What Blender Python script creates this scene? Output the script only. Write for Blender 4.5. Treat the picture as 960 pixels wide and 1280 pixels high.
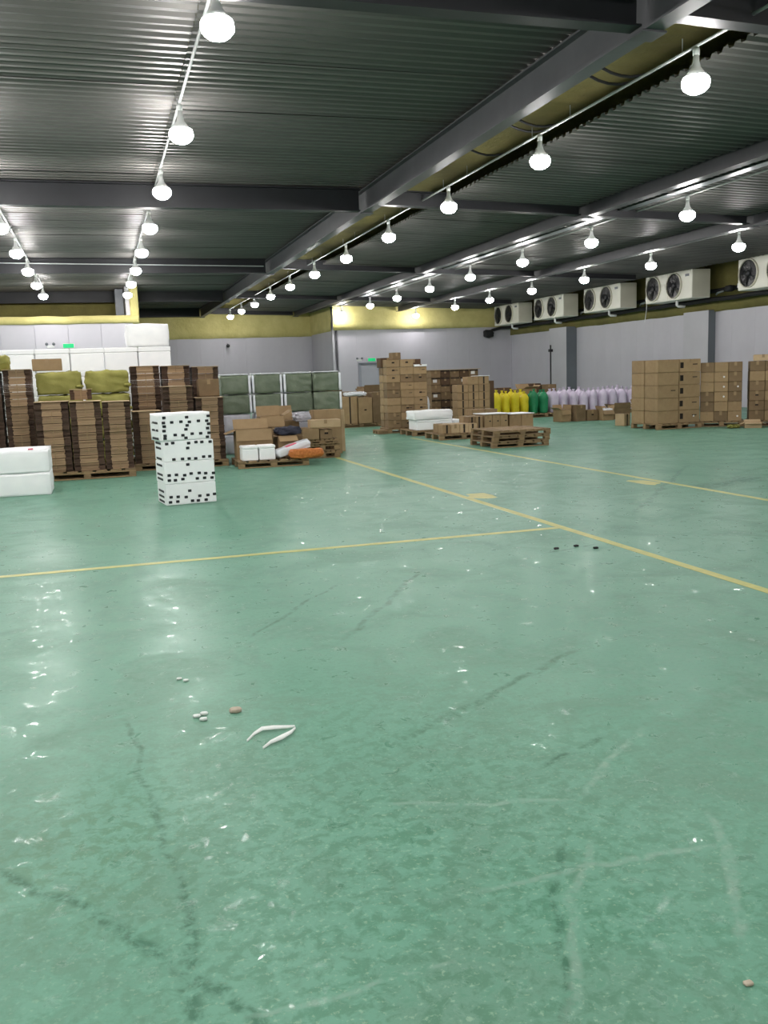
import bpy, bmesh, math, random
from mathutils import Vector, Matrix, noise
random.seed(7)
for o in list(bpy.data.objects):
    bpy.data.objects.remove(o, do_unlink=True)
SC = bpy.context.scene
COL = SC.collection
PI = math.pi

# ------------------------------------------------------------------ camera
PITCH, ROLL, YAW = 0.1490, -0.0345, 0.2932
fw = Vector((math.sin(YAW)*math.cos(PITCH), math.cos(YAW)*math.cos(PITCH), -math.sin(PITCH)))
rt = Vector((math.cos(YAW), -math.sin(YAW), 0))
up = rt.cross(fw)
r2 = rt*math.cos(ROLL) + up*math.sin(ROLL)
u2 = -rt*math.sin(ROLL) + up*math.cos(ROLL)
cam = bpy.data.objects.new('camera', bpy.data.cameras.new('camera'))
COL.objects.link(cam)
cam.matrix_world = Matrix(((r2.x, u2.x, -fw.x, 0), (r2.y, u2.y, -fw.y, 0), (r2.z, u2.z, -fw.z, 1.5), (0, 0, 0, 1)))
cam.data.sensor_fit = 'VERTICAL'
cam.data.sensor_height = 36
cam.data.lens = 1152/1280*36
cam.data.clip_start = 0.05
cam.data.clip_end = 200
SC.camera = cam
# ------------------------------------------------------------------ world, exposure
w = bpy.data.worlds.new('world')
SC.world = w
w.use_nodes = True
w.node_tree.nodes['Background'].inputs[0].default_value = (0.8, 0.9, 1, 1)
w.node_tree.nodes['Background'].inputs[1].default_value = 0.02
SC.view_settings.view_transform = 'Standard'
SC.view_settings.look = 'None'
SC.view_settings.gamma = 1
SC.view_settings.use_curve_mapping = False
SC.view_settings.exposure = -0.6
LAMP = 203.0           # radiance of the bulbs
LAMP_COL = (1.0, 0.97, 0.955, 1)

# ------------------------------------------------------------------ materials
MATS = {}
def lin(c):
    return tuple(((v/255)/12.92 if v/255 <= .04045 else ((v/255+.055)/1.055)**2.4) for v in c) + (1,)
class NT:
    def __init__(s, name):
        s.m = bpy.data.materials.new(name); s.m.use_nodes = True
        s.t = s.m.node_tree; s.b = s.t.nodes['Principled BSDF']
        MATS[name] = s.m
    def n(s, ty, **kw):
        x = s.t.nodes.new(ty)
        for k, v in kw.items():
            if k.startswith('i_'): x.inputs[k[2:].replace('_', ' ')].default_value = v
            else: setattr(x, k, v)
        return x
    def l(s, a, b): s.t.links.new(a, b)
    def math(s, op, a, b=None, c=None, clamp=False):
        x = s.n('ShaderNodeMath', operation=op, use_clamp=clamp)
        for i, v in enumerate((a, b, c)):
            if v is None: continue
            if isinstance(v, (int, float)): x.inputs[i].default_value = v
            else: s.l(v, x.inputs[i])
        return x.outputs[0]
    def mix(s, f, a, b):
        x = s.n('ShaderNodeMix', data_type='RGBA')
        for i, v in ((0, f), (6, a), (7, b)):
            if isinstance(v, (int, float, tuple)): x.inputs[i].default_value = v
            else: s.l(v, x.inputs[i])
        return x.outputs[2]
    def noise(s, scale, detail=3, rough=.55, vec=None, dist=0):
        x = s.n('ShaderNodeTexNoise'); x.inputs['Scale'].default_value = scale
        x.inputs['Detail'].default_value = detail; x.inputs['Roughness'].default_value = rough
        x.inputs['Distortion'].default_value = dist
        s.l(vec if vec else s.coord(), x.inputs['Vector'])
        return x.outputs['Fac']
    def coord(s, kind='Object'):
        if not hasattr(s, '_tc'): s._tc = s.n('ShaderNodeTexCoord')
        return s._tc.outputs[kind]
    def ramp(s, f, lo, hi):
        x = s.n('ShaderNodeMapRange', clamp=True)
        x.inputs[1].default_value = lo; x.inputs[2].default_value = hi
        s.l(f, x.inputs[0]); return x.outputs[0]
    def rnd(s):
        return s.n('ShaderNodeObjectInfo').outputs['Random']
    def bump(s, h, strength=.3, dist=.01):
        x = s.n('ShaderNodeBump'); x.inputs['Strength'].default_value = strength; x.inputs['Distance'].default_value = dist
        s.l(h, x.inputs['Height']); s.l(x.outputs[0], s.b.inputs['Normal'])
    def base(s, c):
        if isinstance(c, tuple): s.b.inputs['Base Color'].default_value = c
        else: s.l(c, s.b.inputs['Base Color'])
    def set(s, rough=.6, metal=0, spec=.5):
        s.b.inputs['Roughness'].default_value = rough; s.b.inputs['Metallic'].default_value = metal
        s.b.inputs['Specular IOR Level'].default_value = spec

def simple(name, c1, c2, scale=4, rough=.6, metal=0, bump=0, bscale=30, rnd=0.0, spec=.4, c3=None):
    t = NT(name)
    f = t.noise(scale, 4)
    c = t.mix(t.ramp(f, .3, .7), lin(c1), lin(c2))
    if rnd:
        h = t.n('ShaderNodeHueSaturation'); t.l(c, h.inputs['Color'])
        t.l(t.math('MULTIPLY_ADD', t.rnd(), rnd*2, 1-rnd), h.inputs['Value']); c = h.outputs[0]
    t.base(c); t.set(rough, metal, spec)
    if bump: t.bump(t.noise(bscale, 4), bump, .01)
    return t
simple('cardboard', (158, 134, 100), (143, 119, 87), 5, .8, rnd=.1, bump=.1)
simple('cardboard_light', (190, 166, 132), (174, 150, 116), 5, .8, rnd=.08, bump=.1)
simple('cardboard_dark', (92, 70, 50), (76, 57, 41), 5, .8, rnd=.15, bump=.1)
simple('cardboard_mid', (130, 108, 80), (112, 92, 66), 5, .8, rnd=.12, bump=.1)
simple('tape', (150, 126, 92), (138, 114, 82), 8, .35)
simple('ink', (46, 36, 28), (34, 28, 24), 8, .8)
simple('hole', (30, 22, 16), (22, 16, 12), 8, .9)
simple('paper_label', (226, 226, 224), (214, 214, 214), 8, .6)
simple('white_foam', (250, 251, 252), (244, 246, 248), 6, .7, bump=.15, bscale=120, rnd=.03)
simple('white_film', (232, 236, 240), (214, 220, 226), 3, .22, bump=.5, bscale=14)
simple('grey_film', (196, 196, 204), (172, 172, 182), 3, .25, bump=.5, bscale=12, rnd=.05)
simple('black_mark', (40, 42, 48), (30, 32, 36), 9, .7)
simple('olive_sack', (160, 156, 84), (132, 130, 62), 3, .7, bump=.4, bscale=18, rnd=.1)
simple('green_wrap', (112, 124, 104), (92, 104, 86), 4, .35, bump=.5, bscale=16, rnd=.1)
simple('yellow_sack', (224, 208, 44), (206, 188, 30), 5, .55, bump=.5, bscale=16, rnd=.06)
simple('green_sack', (34, 134, 88), (24, 112, 72), 5, .5, bump=.5, bscale=16, rnd=.06)
simple('lilac_sack', (212, 202, 220), (192, 182, 204), 5, .55, bump=.5, bscale=16, rnd=.06)
simple('orange_mesh', (204, 126, 62), (168, 92, 36), 30, .6, bump=.6, bscale=60)
simple('pink_print', (220, 110, 130), (210, 90, 112), 9, .6)
simple('dark_cloth', (52, 54, 68), (40, 42, 54), 6, .8, bump=.5, bscale=25)
simple('steel_dark', (34, 35, 39), (28, 29, 32), 3, .5, bump=.05, rnd=.05)
simple('steel_mid', (60, 61, 64), (52, 53, 56), 3, .4)
simple('steel_girder', (76, 77, 80), (67, 68, 71), 3, .45)
simple('steel_grey', (112, 116, 122), (98, 102, 108), 3, .45)
simple('galvanised', (188, 192, 196), (160, 166, 170), 8, .3, metal=.8)
simple('conduit_grey', (176, 178, 178), (160, 162, 162), 5, .45)
simple('black_rubber', (28, 28, 30), (20, 20, 22), 8, .7, bump=.3)
simple('cooler_white', (226, 224, 212), (216, 214, 202), 2, .4, rnd=.02)
simple('cooler_side', (206, 202, 186), (196, 192, 176), 2, .45)
simple('fan_black', (24, 25, 28), (18, 19, 22), 4, .3)
simple('white_plastic', (226, 228, 226), (216, 218, 216), 4, .4)
simple('door_grey', (172, 173, 182), (166, 167, 176), 2, .45)
simple('door_trim', (150, 152, 162), (144, 146, 156), 2, .5)
simple('line_yellow', (190, 188, 108), (164, 168, 96), 9, .45, bump=.05)
simple('scrap_white', (226, 232, 228), (206, 214, 208), 20, .5)
simple('stone_tan', (190, 178, 160), (160, 150, 134), 30, .8)

def wood():
    t = NT('pallet_wood')
    mp = t.n('ShaderNodeMapping'); mp.inputs['Scale'].default_value = (2, 30, 30)
    t.l(t.coord(), mp.inputs['Vector'])
    f = t.noise(3, 4, .6, mp.outputs[0])
    c = t.mix(t.ramp(f, .3, .7), lin((150, 126, 92)), lin((118, 96, 68)))
    h = t.n('ShaderNodeHueSaturation'); t.l(c, h.inputs['Color'])
    t.l(t.math('MULTIPLY_ADD', t.rnd(), .4, .8), h.inputs['Value'])
    t.base(h.outputs[0]); t.set(.8); t.bump(f, .3, .004)
wood()
def sheets():       # edges of stacked corrugated board: fine layers
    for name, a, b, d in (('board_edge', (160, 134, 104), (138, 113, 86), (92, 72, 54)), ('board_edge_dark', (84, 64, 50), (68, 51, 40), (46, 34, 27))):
        t = NT(name)
        sp = t.n('ShaderNodeSeparateXYZ'); t.l(t.coord(), sp.inputs[0])
        cb = t.n('ShaderNodeCombineXYZ'); t.l(t.math('MULTIPLY', sp.outputs[0], 1.5), cb.inputs[0])
        t.l(t.math('MULTIPLY', sp.outputs[2], 130), cb.inputs[2])
        f = t.noise(1, 2, .5, cb.outputs[0])
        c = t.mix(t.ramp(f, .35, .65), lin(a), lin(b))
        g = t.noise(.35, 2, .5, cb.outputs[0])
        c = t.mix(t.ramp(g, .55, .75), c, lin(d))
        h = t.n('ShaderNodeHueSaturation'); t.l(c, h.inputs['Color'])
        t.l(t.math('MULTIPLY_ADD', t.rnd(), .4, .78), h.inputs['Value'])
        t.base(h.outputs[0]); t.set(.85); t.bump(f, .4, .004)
sheets()
def foam():
    for name, a, b in (('spray_foam', (206, 196, 132), (182, 172, 108)), ('spray_foam_dark', (122, 116, 62), (100, 94, 50))):  # second entry is a darker tone of the same foam
        t = NT(name)
        f = t.noise(1.2, 5, .6)
        t.base(t.mix(t.ramp(f, .3, .7), lin(a), lin(b))); t.set(.85)
        t.bump(t.noise(5, 5, .6), .6, .05)
foam()
def panelmat():
    t = NT('wall_panel')
    f = t.noise(.7, 4, .6)
    c = t.mix(t.ramp(f, .3, .7), lin((188, 186, 194)), lin((179, 177, 185)))
    h = t.n('ShaderNodeHueSaturation'); t.l(c, h.inputs['Color'])
    t.l(t.math('MULTIPLY_ADD', t.rnd(), .02, .99), h.inputs['Value'])
    t.base(h.outputs[0]); t.set(.4, 0, .4)
panelmat()
simple('column_grey', (182, 181, 187), (174, 173, 179), 1, .5)
simple('column_shade', (110, 116, 122), (100, 106, 112), 1, .5)
def deck():
    t = NT('corrugated_deck')
    f = t.noise(.5, 4, .6)
    c = t.mix(t.ramp(f, .3, .7), lin((107, 105, 102)), lin((93, 91, 89)))
    h = t.n('ShaderNodeHueSaturation'); t.l(c, h.inputs['Color'])
    t.l(t.math('MULTIPLY_ADD', t.rnd(), .16, .92), h.inputs['Value'])
    t.base(h.outputs[0]); t.set(.5, .55, .4)
    t.bump(t.noise(9, 2), .05, .01)
deck()
def emit(name, col, s):
    t = NT(name); t.b.inputs['Base Color'].default_value = (.8, .8, .8, 1)
    t.b.inputs['Emission Color'].default_value = col; t.b.inputs['Emission Strength'].default_value = s
emit('bulb_glow', LAMP_COL, LAMP)
emit('bulb_glow_strong', LAMP_COL, LAMP*1.4)      # same bulbs, strength raised to brighten the white stacks on the left
emit('exit_green', (0.0, 0.75, 0.25, 1), .75)
MATS['exit_green'].node_tree.nodes['Principled BSDF'].inputs['Base Color'].default_value = (0, .3, .1, 1)

def floor_mat():
    t = NT('floor_paint')
    P = t.coord()
    sp = t.n('ShaderNodeSeparateXYZ'); t.l(P, sp.inputs[0]); X, Y = sp.outputs[0], sp.outputs[1]
    big = t.noise(.35, 5, .6, P, .5)
    midn = t.noise(1.7, 6, .65, P, .8)
    fine = t.noise(16, 5, .7, P, .4)
    speck = t.noise(55, 3, .6, P)
    c = t.mix(t.ramp(big, .3, .7), lin((100, 148, 126)), lin((115, 161, 140)))
    c = t.mix(t.math('MULTIPLY', t.ramp(midn, .48, .68), .6), c, lin((78, 122, 99)))
    # dusty, worn film with blotchy edge
    worn = t.math('MULTIPLY', t.ramp(t.math('ADD', t.math('MULTIPLY', midn, .5), t.math('MULTIPLY', fine, .5)), .47, .6), .42)
    c = t.mix(worn, c, lin((138, 166, 151)))
    # scuffed area a couple of metres ahead: greener blotches where dust has been rubbed off
    dx = t.math('SUBTRACT', X, .85); dy = t.math('SUBTRACT', Y, 2.3)
    d = t.math('SQRT', t.math('ADD', t.math('MULTIPLY', dx, dx), t.math('MULTIPLY', t.math('MULTIPLY', dy, dy), .5)))
    near = t.math('SUBTRACT', 1, t.ramp(d, .4, 1.9))
    blot = t.math('MULTIPLY', near, t.ramp(fine, .46, .58))
    c = t.mix(t.math('MULTIPLY', blot, .52), c, lin((58, 112, 84)))
    spk = t.math('MULTIPLY', near, t.ramp(speck, .58, .68))
    c = t.mix(t.math('MULTIPLY', spk, .5), c, lin((156, 184, 158)))
    dx = t.math('SUBTRACT', X, -.17); dy = t.math('SUBTRACT', Y, 3.0)
    d = t.math('SQRT', t.math('ADD', t.math('MULTIPLY', dx, dx), t.math('MULTIPLY', t.math('MULTIPLY', dy, dy), .5)))
    blot2 = t.math('MULTIPLY', t.math('SUBTRACT', 1, t.ramp(d, .1, .5)), t.ramp(fine, .48, .58))
    c = t.mix(t.math('MULTIPLY', blot2, .35), c, lin((84, 120, 84)))
    # drag marks and tyre marks, each lying at its own place on the floor
    wob = t.math('MULTIPLY_ADD', t.noise(2.2, 3, .55, P), .2, -.1)
    dark = None; lite = None
    def seg(x0, y0, x1, y1, wd):
        L = math.hypot(x1-x0, y1-y0); ux, uy = (x1-x0)/L, (y1-y0)/L
        ax = t.math('SUBTRACT', X, x0); ay = t.math('SUBTRACT', Y, y0)
        u = t.math('ADD', t.math('MULTIPLY', ax, ux), t.math('MULTIPLY', ay, uy))
        v = t.math('ADD', t.math('MULTIPLY', ax, -uy), t.math('MULTIPLY', ay, ux))
        v = t.math('ABSOLUTE', t.math('ADD', v, wob))
        m = t.math('SUBTRACT', 1, t.ramp(v, wd*.35, wd))
        e = t.math('MULTIPLY', t.ramp(u, 0, .12*L), t.math('SUBTRACT', 1, t.ramp(u, .88*L, L)))
        return t.math('MULTIPLY', m, e)
    for a in ((.0, 4.2, .12, 2.7, .022), (.12, 2.8, .10, 1.6, .03), (-.45, 3.0, .12, 2.2, .03), (.1, 2.25, .4, 1.7, .03), (1.2, 4.9, 2.3, 6.6, .03),
              (.7, 5.2, 1.6, 6.4, .02), (3.4, 6.7, 4.0, 6.9, .02), (1.3, 2.5, .85, 1.6, .015), (6.8, 9.4, 8.2, 10.1, .3), (1.0, 3.4, 2.4, 4.3, .03), (5.0, 8.0, 8.5, 12, .05), (1.5, 3.0, 1.9, 3.2, .03)):
        m = seg(*a); dark = m if dark is None else t.math('MAXIMUM', dark, m)
    for a in ((.8, 2.95, 1.5, 2.74, .018), (.9, 2.33, 1.8, 2.3, .018), (1.4, 2.5, .9, 1.7, .02), (1.9, 2.5, 1.5, 1.8, .02), (1.5, 2.75, 2.1, 3.2, .022), (.2, 2.0, .8, 2.05, .012)):
        m = seg(*a); lite = m if lite is None else t.math('MAXIMUM', lite, m)
    brk = t.ramp(fine, .38, .6)
    c = t.mix(t.math('MULTIPLY', t.math('MULTIPLY', dark, brk), .62), c, lin((52, 92, 72)))
    c = t.mix(t.math('MULTIPLY', t.math('MULTIPLY', lite, brk), .46), c, lin((156, 180, 166)))
    grain = t.noise(38, 4, .7, P, .3)
    c = t.mix(t.math('MULTIPLY', t.ramp(grain, .5, .7), .3), c, lin((86, 122, 102)))
    t.base(c)
    # gloss: mostly a soft sheen, some polished or damp spots
    sp2 = t.noise(11, 4, .7, P, .6)
    wet = t.ramp(sp2, .6, .7)
    r = t.math('MULTIPLY_ADD', midn, .22, .24)
    r = t.math('ADD', r, t.math('MULTIPLY', worn, .25))
    t.l(t.math('MULTIPLY_ADD', t.math('MULTIPLY', wet, -1), t.math('SUBTRACT', r, .1), r), t.b.inputs['Roughness'])
    t.l(t.math('MULTIPLY_ADD', wet, .6, .05), t.b.inputs['Specular IOR Level'])
    t.bump(t.noise(5, 4, .6, P), .12, .01)
floor_mat()

# ------------------------------------------------------------------ mesh helpers
class MB:
    def __init__(s): s.v = []; s.f = []
    def add(s, v, f):
        k = len(s.v); s.v += [tuple(q) for q in v]; s.f += [tuple(i+k for i in q) for q in f]; return s
    def box(s, x0, x1, y0, y1, z0, z1, M=None):
        v = [Vector((x, y, z)) for z in (z0, z1) for y in (y0, y1) for x in (x0, x1)]
        if M: v = [M @ q for q in v]
        return s.add(v, [(0, 2, 3, 1), (4, 5, 7, 6), (0, 1, 5, 4), (2, 6, 7, 3), (0, 4, 6, 2), (1, 3, 7, 5)])
    def cbox(s, x0, x1, y0, y1, z0, z1, c):      # box with chamfered edges
        bm = bmesh.new(); bmesh.ops.create_cube(bm, size=1)
        for q in bm.verts:
            q.co = Vector(((x0+x1)/2+q.co.x*(x1-x0), (y0+y1)/2+q.co.y*(y1-y0), (z0+z1)/2+q.co.z*(z1-z0)))
        bmesh.ops.bevel(bm, geom=list(bm.edges), offset=c, segments=1, affect='EDGES')
        bm.verts.index_update()
        s.add([q.co.copy() for q in bm.verts], [[q.index for q in f.verts] for f in bm.faces]); bm.free(); return s
    def tube(s, pts, r, n=8, cap=True):
        pts = [Vector(q) for q in pts]; k0 = len(s.v); rr = r if isinstance(r, (list, tuple)) else [r]*len(pts)
        for i, q in enumerate(pts):
            d = (pts[min(i+1, len(pts)-1)]-pts[max(i-1, 0)]).normalized()
            a = Vector((0, 0, 1)) if abs(d.z) < .9 else Vector((1, 0, 0))
            e1 = d.cross(a).normalized(); e2 = d.cross(e1)
            for j in range(n):
                t = 2*PI*j/n; s.v.append(tuple(q+(e1*math.cos(t)+e2*math.sin(t))*rr[i]))
        for i in range(len(pts)-1):
            for j in range(n):
                a, b = k0+i*n+j, k0+i*n+(j+1) % n; s.f.append((a, b, b+n, a+n))
        if cap:
            s.f.append(tuple(k0+j for j in reversed(range(n)))); s.f.append(tuple(k0+(len(pts)-1)*n+j for j in range(n)))
        return s
    def lathe(s, prof, n=16, M=None):             # prof: (r, z) from bottom to top
        k0 = len(s.v)
        for r, z in prof:
            for j in range(n):
                t = 2*PI*j/n; q = Vector((r*math.cos(t), r*math.sin(t), z)); s.v.append(tuple(M @ q if M else q))
        for i in range(len(prof)-1):
            for j in range(n):
                a, b = k0+i*n+j, k0+i*n+(j+1) % n; s.f.append((a, b, b+n, a+n))
        s.f.append(tuple(k0+j for j in reversed(range(n)))); s.f.append(tuple(k0+(len(prof)-1)*n+j for j in range(n)))
        return s
    def mesh(s, name, mat, smooth=False):
        m = bpy.data.meshes.new(name); m.from_pydata(s.v, [], s.f); m.validate(); m.update()
        if mat: m.materials.append(MATS[mat])
        bm = bmesh.new(); bm.from_mesh(m); bmesh.ops.recalc_face_normals(bm, faces=bm.faces); bm.to_mesh(m); bm.free()
        if smooth:
            for q in m.polygons: q.use_smooth = True
        return m
    def build(s, name, mat, parent=None, smooth=False): return link(name, s.mesh(name, mat, smooth), parent)
def link(name, data, parent=None, loc=None, rz=None):
    o = bpy.data.objects.new(name, data); COL.objects.link(o)
    if parent: o.parent = parent
    if loc is not None: o.location = loc
    if rz is not None: o.rotation_euler = (0, 0, rz)
    return o
def tag(o, label, cat, group=None):
    o['label'] = label; o['category'] = cat
    if group: o['group'] = group
    return o
def thing(name, label, cat, loc=(0, 0, 0), rz=0, group=None):
    return tag(link(name, None, None, loc, rz), label, cat, group)
def struct(o): o['kind'] = 'structure'; return o
def copy_tree(o, parent=None):
    c = o.copy(); COL.objects.link(c); c.parent = parent
    for ch in o.children: copy_tree(ch, c)
    return c
def lumpy(nx, ny, nz, sx, sy, sz, p=.25, amp=.03, fr=3.0, seed=0, sub=7, flat=True):
    """rounded, lumpy cushion shape standing on z=0"""
    bm = bmesh.new(); bmesh.ops.create_cube(bm, size=2)
    bmesh.ops.subdivide_edges(bm, edges=list(bm.edges), cuts=sub, use_grid_fill=True)
    for q in bm.verts:
        c = q.co.copy(); s = c.normalized()*1.25
        c = c*(1-p)+s*p
        n = noise.noise_vector(Vector((c.x*fr, c.y*fr, c.z*fr))+Vector((seed*7.3, seed*3.1, 0)))
        c = Vector((c.x*sx/2, c.y*sy/2, c.z*sz/2)) + n*amp
        q.co = c + Vector((0, 0, sz/2))
    zmin = min(q.co.z for q in bm.verts); zmax = max(q.co.z for q in bm.verts)
    for q in bm.verts: q.co.z = (q.co.z-zmin)*sz/(zmax-zmin)
    if flat:
        for q in bm.verts: q.co.z = (max(q.co.z, sz*.05) - sz*.05)/.95
    m = MB(); bm.verts.index_update()
    m.add([q.co.copy() for q in bm.verts], [[q.index for q in f.verts] for f in bm.faces]); bm.free(); return m

ORD = ('first', 'second', 'third', 'fourth', 'fifth', 'sixth', 'seventh', 'eighth', 'ninth', 'tenth', 'eleventh', 'twelfth', 'thirteenth', 'fourteenth', 'fifteenth', 'sixteenth', 'seventeenth')
# ------------------------------------------------------------------ setting
XL, XR, YB, YF = -9.0, 20.2, -8.0, 48.0
def ceil_z(x): return 5.04 if x <= 5.2 else 5.04-.03*(x-5.2)
struct(MB().box(XL-.2, XR+.2, YB-.2, YF+.3, -.2, 0).build('floor', 'floor_paint'))
roof = struct(MB().box(XL-.2, XR+.2, YB-.2, YF+.3, 5.5, 5.7).build('ceiling', 'spray_foam_dark'))
GAP = 6.85
DROP = .12           # the sheets beyond the first girder hang lower between the beams
# corrugated sheets under the roof: ribs run across the hall
def corr(x0, x1, name):
    m = MB(); pitch, hh = .2, .045; prof = []
    for k in range(5):
        y = k*pitch
        prof += [(y, 0), (y+.07, 0), (y+.095, hh), (y+.175, hh)]
    prof.append((1.0, 0))
    x1 = x1-x0; nseg = 1
    v = []
    for y, z in prof: v += [(0, y, z), (x1, y, z)]
    f = [(2*i, 2*i+1, 2*i+3, 2*i+2) for i in range(len(prof)-1)]
    me = bpy.data.meshes.new(name); me.from_pydata(v, [], f); me.materials.append(MATS['corrugated_deck']); me.update()
    return me
for x0, x1 in ((XL, -1.6), (-1.595, 1.195), (1.2, 5.22), (GAP, 9.845), (10.055, 13.995), (14.205, 18.7)):
    me = corr(x0, x1, 'corrugated_sheet')
    ang = 0 if x0 < 5.2 else math.atan(.03)
    y = YB
    while y < YF-.01:
        o = link('corrugated_sheet', me, roof, (x0, y, ceil_z(x0)-(DROP if x0 > 5.2 else 0)+random.uniform(-.008, .008)))
        o.rotation_euler = (random.uniform(-.006, .006), ang, 0)
        y += 1.0
# bright metal cover strips fixed under the sheets beside two of the lamp rows
for x0, zz in ((10.75, 0), (14.42, 0)):
    for k in range(14):
        y = YB+k*4
        z = ceil_z(x0)-DROP-.02
        m = MB().cbox(0, .22, .02, 3.98, -.012, -.004, .002)
        o = m.build('cover_strip', 'galvanised', roof); o.location = (x0, y, z)

def ibeam(m, a, b, h, fl, axis):
    tf, tw = .02, .014
    (x0, y0, z0), (x1, y1, z1) = a, b
    def bar(lo, hi, half):
        if axis == 'x':
            v = [(x0, y0-half, z0+lo), (x1, y1-half, z1+lo), (x1, y1+half, z1+lo), (x0, y0+half, z0+lo), (x0, y0-half, z0+hi), (x1, y1-half, z1+hi), (x1, y1+half, z1+hi), (x0, y0+half, z0+hi)]
        else:
            v = [(x0-half, y0, z0+lo), (x0+half, y0, z0+lo), (x1+half, y1, z1+lo), (x1-half, y1, z1+lo), (x0-half, y0, z0+hi), (x0+half, y0, z0+hi), (x1+half, y1, z1+hi), (x1-half, y1, z1+hi)]
        m.add(v, [(3, 2, 1, 0), (4, 5, 6, 7), (0, 1, 5, 4), (1, 2, 6, 5), (2, 3, 7, 6), (3, 0, 4, 7)])
    bar(0, tf, fl/2); bar(tf, h-tf, tw/2); bar(h-tf, h, fl/2)
BH = .42
BR = .29             # shallower beams on the cooler side
ylab = ((8.1, 'over the open floor before the stacks'), (17.8, 'above the cardboard bundles'), (28.3, 'above the yellow and lilac sacks'), (38.3, 'just before the yellow foam wall'), (47.4, 'against the farthest foam wall'))
for y, lb in ylab:
    t = thing('steel_beam', 'dark steel cross beam '+lb, 'beam', (0, 0, 0), 0, 'cross beams under the corrugated ceiling')
    m = MB(); ibeam(m, (XL+.1, y, 5.03-BH), (5.08, y, 5.03-BH), BH, .2, 'x'); m.build('beam_run', 'steel_dark', t)
    for xa, xe in ((5.32, 9.83), (10.07, 13.98), (14.22, 17.8)):
        if y > 43:
            if xa > 9.6: continue
            xe = 9.8
        m = MB(); ibeam(m, (xa, y, ceil_z(xa)-BR), (xe, y, ceil_z(xe)-BR), BR, .2, 'x'); m.build('beam_run', 'steel_dark', t)
for x, BG, lb in ((5.2, BH, 'grey steel girder along the hall beside the middle lamp row'), (9.95, .3, 'grey steel girder between the middle lamp row and the coolers'), (14.1, .3, 'grey steel girder along the lamp row nearest the air coolers')):
    t = thing('steel_girder', lb, 'beam')
    ye = 47.8 if x < 10.8 else 43.2
    m = MB(); ibeam(m, (x, YB+.2, ceil_z(x)-BG-.04), (x, ye, ceil_z(x)-BG-.04), BG, .2, 'y'); m.build('beam_run', 'steel_girder' if x < 6 else 'steel_mid', t)
    for k, (y, _) in enumerate(ylab):
        if y < ye: MB().box(x-.13, x+.13, y-.13, y+.13, ceil_z(x)-BG-.06, ceil_z(x)-BG-.042).build('splice_plate', 'steel_mid', t)

# walls of insulated panels, spray foam above them
def wall(name, p0, p1, h, ptop=5.5, thick=.2, foam_from=None, foam='spray_foam', proud=.06):
    p0, p1 = Vector((*p0, 0)), Vector((*p1, 0)); L = (p1-p0).length; a = math.atan2(p1.y-p0.y, p1.x-p0.x)
    M = Matrix.Translation(p0) @ Matrix.Rotation(a, 4, 'Z')      # local: x along the wall, -y into the hall
    m = MB(); m.box(0, L, .05, .05+thick, 0, ptop, M); o = struct(m.build(name, 'wall_panel'))
    n = max(1, round(L/1.15)); wv = L/n
    pm = MB().cbox(.001, wv-.001, 0, .05, .0, h, .003).mesh('panel', 'wall_panel')
    for k in range(n):
        c = link('panel', pm, o); c.matrix_world = M @ Matrix.Translation((k*wv, 0, .002))
    ff = foam_from if foam_from else h
    nx, nz = max(4, int(L/.35)), 6
    v = []; f = []
    for i in range(nx+1):
        for j in range(nz+1):
            x = L*i/nx; z = ff+(ptop-ff)*j/nz
            d = proud+.04*noise.noise(Vector((x*1.3, z*2, p0.x+p0.y)))+.02*noise.noise(Vector((x*4, z*5, 1)))
            if j == 0: z += .03*noise.noise(Vector((x*1.7, 3, p0.y)))
            v.append(M @ Vector((x, -d, z)))
    for i in range(nx):
        for j in range(nz):
            k = i*(nz+1)+j; f.append((k, k+nz+1, k+nz+2, k+1))
    b = len(v)
    for i in range(nx+1): v.append(M @ Vector((L*i/nx, .04, ff)))
    for i in range(nx): f.append((i*(nz+1), b+i, b+i+1, (i+1)*(nz+1)))
    m = MB(); m.add(v, f); m.build('foam_layer', foam, o, True)
    return o
wall('wall_back', (1.6, 48.0), (10.87, 48.0), 3.55)
wall('wall_return', (10.87, 48.0), (10.87, 43.5), 3.6)
wr = wall('wall_far_right', (10.87, 43.5), (XR, 43.5), 3.62, proud=.2)
wall('wall_right', (XR, 43.5), (XR, YB), 3.5, foam_from=3.2, foam='spray_foam_dark')
wall('wall_left', (XL, YB), (XL, 36), 3.67)
wall('wall_behind', (XR, YB), (XL, YB), 3.67)
# left part of the far end: lower partition with a foam edge, ledge and darker foam behind
wl = struct(MB().box(XL, 1.4, 36.05, 39.3, 0, 3.88).build('wall_back_left', 'wall_panel'))
pm = MB().cbox(.004, 1.146, 36.0, 36.05, 0, 3.67, .006).mesh('panel', 'wall_panel')
for k in range(9): link('panel', pm, wl, (XL+.05+k*1.15, 0, .002))
v = []; f = []
for i in range(61):
    x = XL+i*(1.62-XL)/60; wob = .03*noise.noise(Vector((x*1.5, 0, 5)))
    v += [(x, 36.04, 3.66+wob), (x, 35.9, 3.7+wob), (x, 35.9+wob, 3.94+wob), (x, 36.4, 3.98+wob), (x, 39.3, 3.96)]
for i in range(60):
    for j in range(4): f.append((i*5+j, i*5+j+5, i*5+j+6, i*5+j+1))
m = MB(); m.add(v, f); m.build('foam_layer', 'spray_foam', wl, True)
wall('wall_side_left', (1.45, 36.3), (1.45, 48), 3.67)
wall('wall_above_ledge', (XL, 39.3), (1.4, 39.3), 3.9, foam='spray_foam_dark')
m = lumpy(0, 0, 0, .3, .5, 1.6, .1, .03, 3, 4); o = struct(m.build('trim_1', 'spray_foam', None, True)); o.location = (1.5, 36.3, 3.62)
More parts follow.
